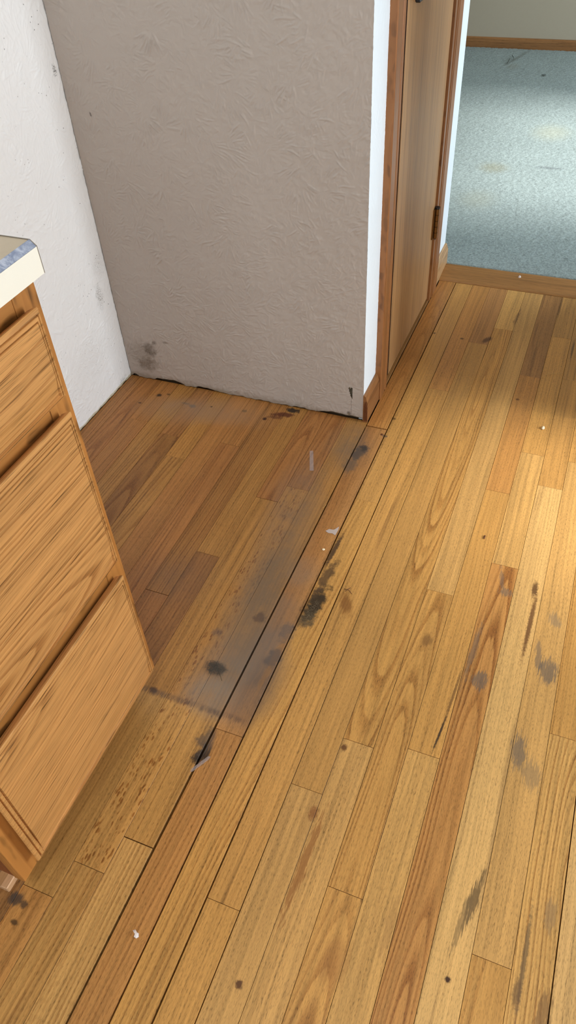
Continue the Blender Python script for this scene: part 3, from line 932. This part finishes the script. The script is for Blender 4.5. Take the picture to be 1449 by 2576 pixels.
tag(link('wall_shade_block', box_mesh('wall_shade_block', 0.26, 1.25, 1.70, FLOOR_END, 0, CEIL), M['room_paint']), 'off-white block added outside the frame to shade the floor by the opening', 'wall', kind='structure')  # unseen block, added to cast the dark band across the planks
# wall behind the camera with the patio door opening
tag(link('wall_rear', box_mesh('wall_rear', LEFT_X - .1, 0.0, YB - .1, YB, 0, CEIL), M['room_paint']), 'off-white wall behind the camera, left of the patio door', 'wall', kind='structure')
tag(link('wall_rear_right', box_mesh('wall_rear_right', 2.0, XR + .1, YB - .1, YB, 0, CEIL), M['room_paint']), 'off-white wall behind the camera, right of the patio door', 'wall', kind='structure')
tag(link('wall_rear_top', box_mesh('wall_rear_top', 0.0, 2.0, YB - .1, YB, 2.06, CEIL), M['room_paint']), 'off-white lintel above the patio door', 'wall', kind='structure')
# window wall on the right, openings for the kitchen and the living room windows
WINS = [(1.18, 1.84, 0.30, 1.70), (3.05, 4.40, 0.30, 2.15)]
def slab(y0, y1, z0, z1, name, lb):
    tag(link(name, box_mesh(name, XR, XR + .1, y0, y1, z0, z1), M['room_paint']), lb, 'wall', kind='structure')
slab(YB, WINS[0][0], 0, CEIL, 'wall_window_near', 'off-white outer wall before the kitchen window')
slab(WINS[0][1], WINS[1][0], 0, CEIL, 'wall_window_mid', 'off-white outer wall between the two windows')
slab(WINS[1][1], FAR_Y + .1, 0, CEIL, 'wall_window_far', 'off-white outer wall past the living room window')
for k, (a, b, c, d) in enumerate(WINS):
    wn = ('kitchen', 'living room')[k]
    slab(a, b, 0, c, 'wall_under_window_' + ('kitchen', 'living')[k], 'off-white wall below the %s window' % wn)
    slab(a, b, d, CEIL, 'wall_above_window_' + ('kitchen', 'living')[k], 'off-white wall above the %s window' % wn)

# ------------------------------------------------------------------ drawer base cabinet
FX = -0.555                    # face frame front
CY0, CY1 = 0.200, 0.594
CT = 0.8735
T_CAB = lin(186, 136, 80)
T_FRAME = lin(172, 116, 58)
cab = empty('drawer_cabinet', (FX - .3, (CY0 + CY1) / 2, 0))
tag(cab, 'golden oak base cabinet with three stacked drawers against the white wall', 'cabinet')
box('side_panel', LEFT_X + .002, FX - .0195, CY0 + .002, CY0 + .014, .10, CT, M['oak_cab'], cab, grain=2, tint=lin(120, 66, 36), rings=.3)
me = extrude_profile('side_panel', [(LEFT_X + .002, .0), (FX - .075, .0), (FX - .075, .105), (FX - .0195, .105), (FX - .0195, CT), (LEFT_X + .002, CT)], 1, CY1 - .014, CY1 - .001)
wood(me, 2, T_FRAME, rings=.3)
child(link('side_panel', me, M['oak_cab']), cab)
box('bottom_panel', LEFT_X + .002, FX - .0195, CY0 + .015, CY1 - .015, .10, .112, M['oak_cab'], cab, grain=1, tint=T_FRAME)
box('stile', FX - .019, FX, CY0, CY0 + .040, .105, CT, M['oak_cab'], cab, .0008, grain=2, tint=T_FRAME, rings=.35, voff=.08, w0=.05)
box('stile', FX - .019, FX, CY1 - .040, CY1, .105, CT, M['oak_cab'], cab, .0008, grain=2, tint=T_FRAME, rings=.35, voff=.08, w0=.05)
for z0, z1 in ((.105, .150), (.380, .445), (.690, .745), (.832, CT)):
    box('rail', FX - .019, FX - .0003, CY0 + .0405, CY1 - .0405, z0, z1, M['oak_cab'], cab, .0005, grain=1, tint=T_FRAME, rings=.4)
box('toe_kick', FX - .092, FX - .0775, CY0 - .003, CY1 - .0145, .0, .0995, M['oak_cab'], cab, grain=1, tint=lin(150, 112, 74), rings=.3)
child(link('cavity_back', box_mesh('cavity_back', FX - .40, FX - .38, CY0 + .015, CY1 - .015, .113, CT), M['dark_void']), cab)

def drawer_front(y0, y1, z0, z1, seed, rings, voff, w0, tilt, bottom_bevel=.045):
    """lipped drawer front: routed bead along top and sides, bevelled finger pull along the bottom"""
    xf = FX + 0.0175
    xb = FX + 0.0030
    # (side/top inset, bottom inset, x)
    loops = [(.006, .000, xb), (.0005, .0, xb + .010), (.0, .0, xf - .002), (.0012, .0004, xf - .0004), (.0062, .0008, xf), (.0074, .0012, xf - .0034), (.0084, .0016, xf - .0034), (.0094, .002, xf - .0005), (.0136, .0024, xf - .0004), (.0148, .0028, xf - .0032), (.0158, .0032, xf - .0032), (.0168, .0036, xf - .0003)]
    vs, fs = [], []
    for s, b, x in loops:
        t = 0.0055 if x < xb + .001 else s
        vs += [(x, y0 + s, z0 + b), (x, y1 - s * .45, z0 + b), (x, y1 - s * .45, z1 - t), (x, y0 + s, z1 - t)]
    for k in range(len(loops) - 1):
        a = 4 * k
        fs += [(a + j, a + (j + 1) % 4, a + 4 + (j + 1) % 4, a + 4 + j) for j in range(4)]
    a = 4 * (len(loops) - 1)
    s = loops[-1][0]
    # field with a shallow break above the finger bevel
    vs += [(xf + .0004, y0 + s, z0 + bottom_bevel), (xf + .0004, y1 - s * .45, z0 + bottom_bevel)]
    m0, m1 = len(vs) - 2, len(vs) - 1
    vs[a] = (xf - .004, vs[a][1], vs[a][2])
    vs[a + 1] = (xf - .004, vs[a + 1][1], vs[a + 1][2])
    fs += [(a, a + 1, m1, m0), (m0, m1, a + 2, a + 3), (a, m0, a + 3), (a + 1, a + 2, m1)]
    fs.append((0, 3, 2, 1))
    me = mesh('drawer', vs, fs)
    bm = bmesh.new()
    bm.from_mesh(me)
    bmesh.ops.recalc_face_normals(bm, faces=bm.faces)
    bm.to_mesh(me)
    bm.free()
    wood(me, 1, T_CAB, v_ax=2, w_ax=0, rings=rings, streak=.15, voff=voff, w0=w0, tilt=tilt, seed=seed)
    return child(link('drawer', me, M['oak_cab']), cab)
DY0, DY1 = .2255, .5700
drawer_front(DY0, DY1, .727, .844, .11, .9, .06, .03, .05, .03)
drawer_front(DY0, DY1, .430, .7025, .47, .9, -.10, .03, .08)
drawer_front(DY0, DY1, .137, .394, .83, .55, .11, .04, .10)

# countertop: bevelled laminate edge
ct = empty('countertop', (-.85, 0, .875))
tag(ct, 'beige countertop with blue marbled slanted edge and cream front, over the drawers', 'countertop')
CX = -0.532
CYE = 0.5895
top = extrude_profile('top', [(LEFT_X + .001, .875), (CX - .002, .875), (CX - .002, .9036), (CX - .0084, .9104), (LEFT_X + .001, .9104)], 1, -0.6, CYE - .0006)
child(link('top', top, M['laminate']), ct)
be = extrude_profile('bevel_strip', [(CX - .0002, .9046), (CX - .0068, .9112), (CX - .0086, .9106), (CX - .0020, .9038)], 1, -0.6, CYE - .0006)
child(link('bevel_strip', be, M['marble']), ct)
fe = extrude_profile('front_edge', [(CX - .0019, .8748), (CX, .8748), (CX, .9045), (CX - .0019, .9037)], 1, -0.6, CYE - .0006)
child(link('front_edge', fe, M['cream']), ct)
ec = extrude_profile('end_cap', [(LEFT_X + .001, .8748), (CX, .8748), (CX, .9046), (CX - .0068, .9112), (LEFT_X + .001, .9112)], 1, CYE - .0005, CYE + .0006)
child(link('end_cap', ec, plain('end_cap_laminate', lin(120, 112, 100), .5)), ct)

# offcut board on the floor in the gap past the cabinet
q = [fl(42, 2196, .016), fl(15, 2236, .016)]
bd = box('wood_block', q[0].x - .10, q[0].x, q[1].y, q[1].y + .045, 0.0006, .016, M['oak_trim'], None, .0015, grain=1, tint=lin(190, 150, 112), rings=.3)
tag(bd, 'pale wooden block on the floor under the near end of the cabinet', 'wood block')

# ------------------------------------------------------------------ litter on the floor
M['paper_white'] = plain('white_paint_flake', lin(226, 216, 212), .7, .3)
M['cream_bit'] = plain('cream_crumb', lin(236, 222, 190), .7, .3)
M['straw'] = plain('straw', lin(196, 158, 96), .6, .3)
M['twig'] = plain('twig', lin(96, 58, 34), .7, .3)
M['lint'] = plain('grey_lint', lin(98, 92, 84), .95, .1)
M['lint_tan'] = plain('tan_lint', lin(130, 116, 92), .95, .1)
g = G('clear_tape')
M['tape'] = g.done(lin(206, 196, 196), 0.25, None, 0.5, **{'Alpha': 0.20})
g = G('milky_film')
M['film'] = g.done(lin(206, 190, 182), 0.4, None, 0.5, **{'Alpha': 0.72})

def flake(name, pts, h, mat, label, cat, group=None, curl=0.0):
    """thin irregular flake traced on the floor from its outline, given real thickness"""
    P = [fl(u, v, 0.0007) for u, v in pts]
    c = sum(P, Vector()) / len(P)
    n = len(P)
    vs = [p - c + Vector((0, 0, 0)) for p in P] + [p - c + Vector((0, 0, h)) for p in P]
    top = [(p - c) * 0.5 + Vector((0, 0, h + curl)) for p in P]
    vs += top + [Vector((0, 0, h + curl * 1.2))]
    fs = [tuple(range(n))[::-1]]
    fs += [(i, (i + 1) % n, n + (i + 1) % n, n + i) for i in range(n)]
    fs += [(n + i, n + (i + 1) % n, 2 * n + (i + 1) % n, 2 * n + i) for i in range(n)]
    fs += [(2 * n + i, 2 * n + (i + 1) % n, 3 * n) for i in range(n)]
    me = mesh(name, vs, fs)
    bm = bmesh.new()
    bm.from_mesh(me)
    bmesh.ops.recalc_face_normals(bm, faces=bm.faces)
    bm.to_mesh(me)
    bm.free()
    o = link(name, me, mat)
    o.location = c
    return tag(o, label, cat, group)

def strands(name, paths, rad, mat, loc):
    """thin three-sided tubes along the given polylines (relative to loc)"""
    vs, fs = [], []
    for path in paths:
        k = len(vs)
        for i, p in enumerate(path):
            p = Vector(p)
            d = (Vector(path[min(i + 1, len(path) - 1)]) - Vector(path[max(i - 1, 0)])).normalized()
            a = d.orthogonal().normalized()
            b = d.cross(a)
            for j in range(3):
                t = 2 * math.pi * j / 3
                vs.append(p + (a * math.cos(t) + b * math.sin(t)) * rad)
        for i in range(len(path) - 1):
            for j in range(3):
                fs.append((k + 3 * i + j, k + 3 * i + (j + 1) % 3, k + 3 * i + 3 + (j + 1) % 3, k + 3 * i + 3 + j))
        fs.append((k + 2, k + 1, k))
        e = k + 3 * (len(path) - 1)
        fs.append((e, e + 1, e + 2))
    o = link(name, mesh(name, vs, fs), mat)
    o.location = loc
    return o

flake('paint_flake', [(334, 2341), (341, 2339), (345, 2346), (349, 2348), (349, 2357), (343, 2361), (337, 2357), (339, 2350)], .0012, M['paper_white'], 'white folded paint flake on the plank near the bottom edge of the photo', 'paint flake', 'paint flakes on the oak floor', .002)
flake('paint_flake', [(819, 1336), (828, 1331), (838, 1333), (846, 1331), (853, 1325), (851, 1333), (843, 1347), (836, 1342), (826, 1341)], .0006, M['film'], 'thin translucent whitish flake beside the open gap above the rotted board', 'paint flake', 'paint flakes on the oak floor', .0003)
flake('seed', [(810, 1382), (813, 1380), (817, 1381), (818, 1383), (814, 1385), (811, 1384)], .0010, M['cream_bit'], 'tiny pale oval seed on the plank left of the rotted board', 'seed', None, .001)
flake('crumb', [(1362, 1077), (1365, 1073), (1369, 1074), (1370, 1078), (1367, 1081), (1363, 1080)], .002, M['cream_bit'], 'small cream crumb on the sunlit planks at right', 'crumb', 'pale crumbs on the floor', .0025)
q = fl(1307, 698, .007)
cr = flake('crumb', [(1303, 700), (1306, 696), (1310, 698), (1311, 701), (1306, 702)], .003, M['paper_white'], 'small white crumb on the oak strip in front of the carpet', 'crumb', 'pale crumbs on the floor', .003)
cr.location = (q.x, q.y, 0.0068)
flake('crumb', [(1218, 1347), (1222, 1348), (1219, 1356), (1216, 1356)], .0012, M['twig'], 'tiny dark brown crumb on the honey planks at right', 'crumb', None, .001)
flake('tape_strip', [(779, 1134), (788, 1134), (789, 1184), (779, 1184)], .0003, M['tape'], 'clear adhesive tape strip stuck to the dull alcove planks', 'tape', 'clear tape strips on the floor', 0)
flake('tape_strip', [(478, 1942), (481, 1934), (524, 1902), (530, 1904), (524, 1912), (484, 1941)], .0003, M['tape'], 'clear tape strip lying across the black-marked board end', 'tape', 'clear tape strips on the floor', 0)

def bits(name, pix, h, rad, mat, label, cat, group=None):
    paths = []
    c = fl(*pix[0][0], 0.0012)
    for poly in pix:
        pts = [fl(u, v, 0.0012 + rad) - c for u, v in poly]
        for i, p in enumerate(pts):
            p.z = rad + h * math.sin(math.pi * i / max(1, len(pts) - 1))
        paths.append(pts)
    c.z = 0.0005
    o = strands(name, paths, rad, mat, c)
    return tag(o, label, cat, group)
bits('twig', [[(866, 1481), (877, 1486), (885, 1494)], [(882, 1478), (876, 1483), (868, 1487)]], .0025, .0008, M['twig'], 'small crossed dark twig on the plank right of the rotted board', 'twig')
bits('straw_bit', [[(812, 1277), (818, 1273), (821, 1269)]], .001, .0006, M['straw'], 'short pale straw bit above the translucent flake', 'straw', 'straw bits on the floor')
bits('straw_bit', [[(726, 1276), (733, 1270), (737, 1265)]], .001, .0004, M['straw'], 'short pale straw bit in the middle of the grey film', 'straw', 'straw bits on the floor')
bits('straw_bit', [[(868, 1298), (872, 1293), (877, 1288)]], .001, .0005, M['straw'], 'short pale straw bit across the open plank joint', 'straw', 'straw bits on the floor')
bits('straw_bit', [[(957, 2144), (966, 2139), (972, 2133), (974, 2128)]], .002, .0008, M['straw'], 'curled straw bit on the honey planks low in the photo', 'straw', 'straw bits on the floor')
bits('thread', [[(1361, 950), (1375, 943), (1392, 940), (1405, 941), (1416, 937)]], .002, .0006, M['straw'], 'thin pale thread in the shaded planks at the right edge', 'thread')
bits('carpet_thread', [[(1276, 160), (1281, 152), (1283, 147)], [(1288, 139), (1292, 146), (1291, 151)]], .004, .002, plain('green_thread', lin(86, 94, 84), .9), 'short dark curved thread lying near the far wall on carpet', 'thread')
bpy.data.objects['carpet_thread'].location.z = 0.012
q = fl(1283, 150, .013)
bpy.data.objects['carpet_thread'].location = fl(1276, 160, .012)

def lint(name, cx, cy, rx, ry, n, mat, seed, label, h=.005, rad=.00014):
    r = random.Random(seed)
    c = fl(cx, cy)
    paths = []
    for _ in range(n):
        a, d = r.uniform(0, 2 * math.pi), r.random() ** .6
        p = Vector((math.cos(a) * d * rx, math.sin(a) * d * ry, r.uniform(.0006, h * (1 - d * .7))))
        hd = r.uniform(0, 2 * math.pi)
        cv = r.uniform(-1.2, 1.2)
        path = [p.copy()]
        for k in range(5):
            p = p + Vector((math.cos(hd), math.sin(hd), 0)) * r.uniform(.001, .0024)
            p.z = max(.0006, p.z + r.uniform(-.0008, .0008))
            hd += cv * .6
            path.append(p.copy())
        paths.append(path)
    c.z = 0.0004
    return tag(strands(name, paths, rad, mat, c), label, 'lint')
lint('lint_clump', 542, 1682, .021, .013, 380, M['lint'], 4, 'dark grey fuzzy lint clump on the grey-filmed boards')
lint('lint_tuft', 782, 1545, .013, .035, 150, M['lint_tan'], 9, 'tan fuzzy lint tuft caught in the rotted board', .005)
bits('pine_needle', [[(548, 1686), (554, 1700), (558, 1712)]], .002, .0005, plain('needle', lin(70, 60, 34), .6), 'thin olive needle sticking out of the grey lint clump', 'needle')
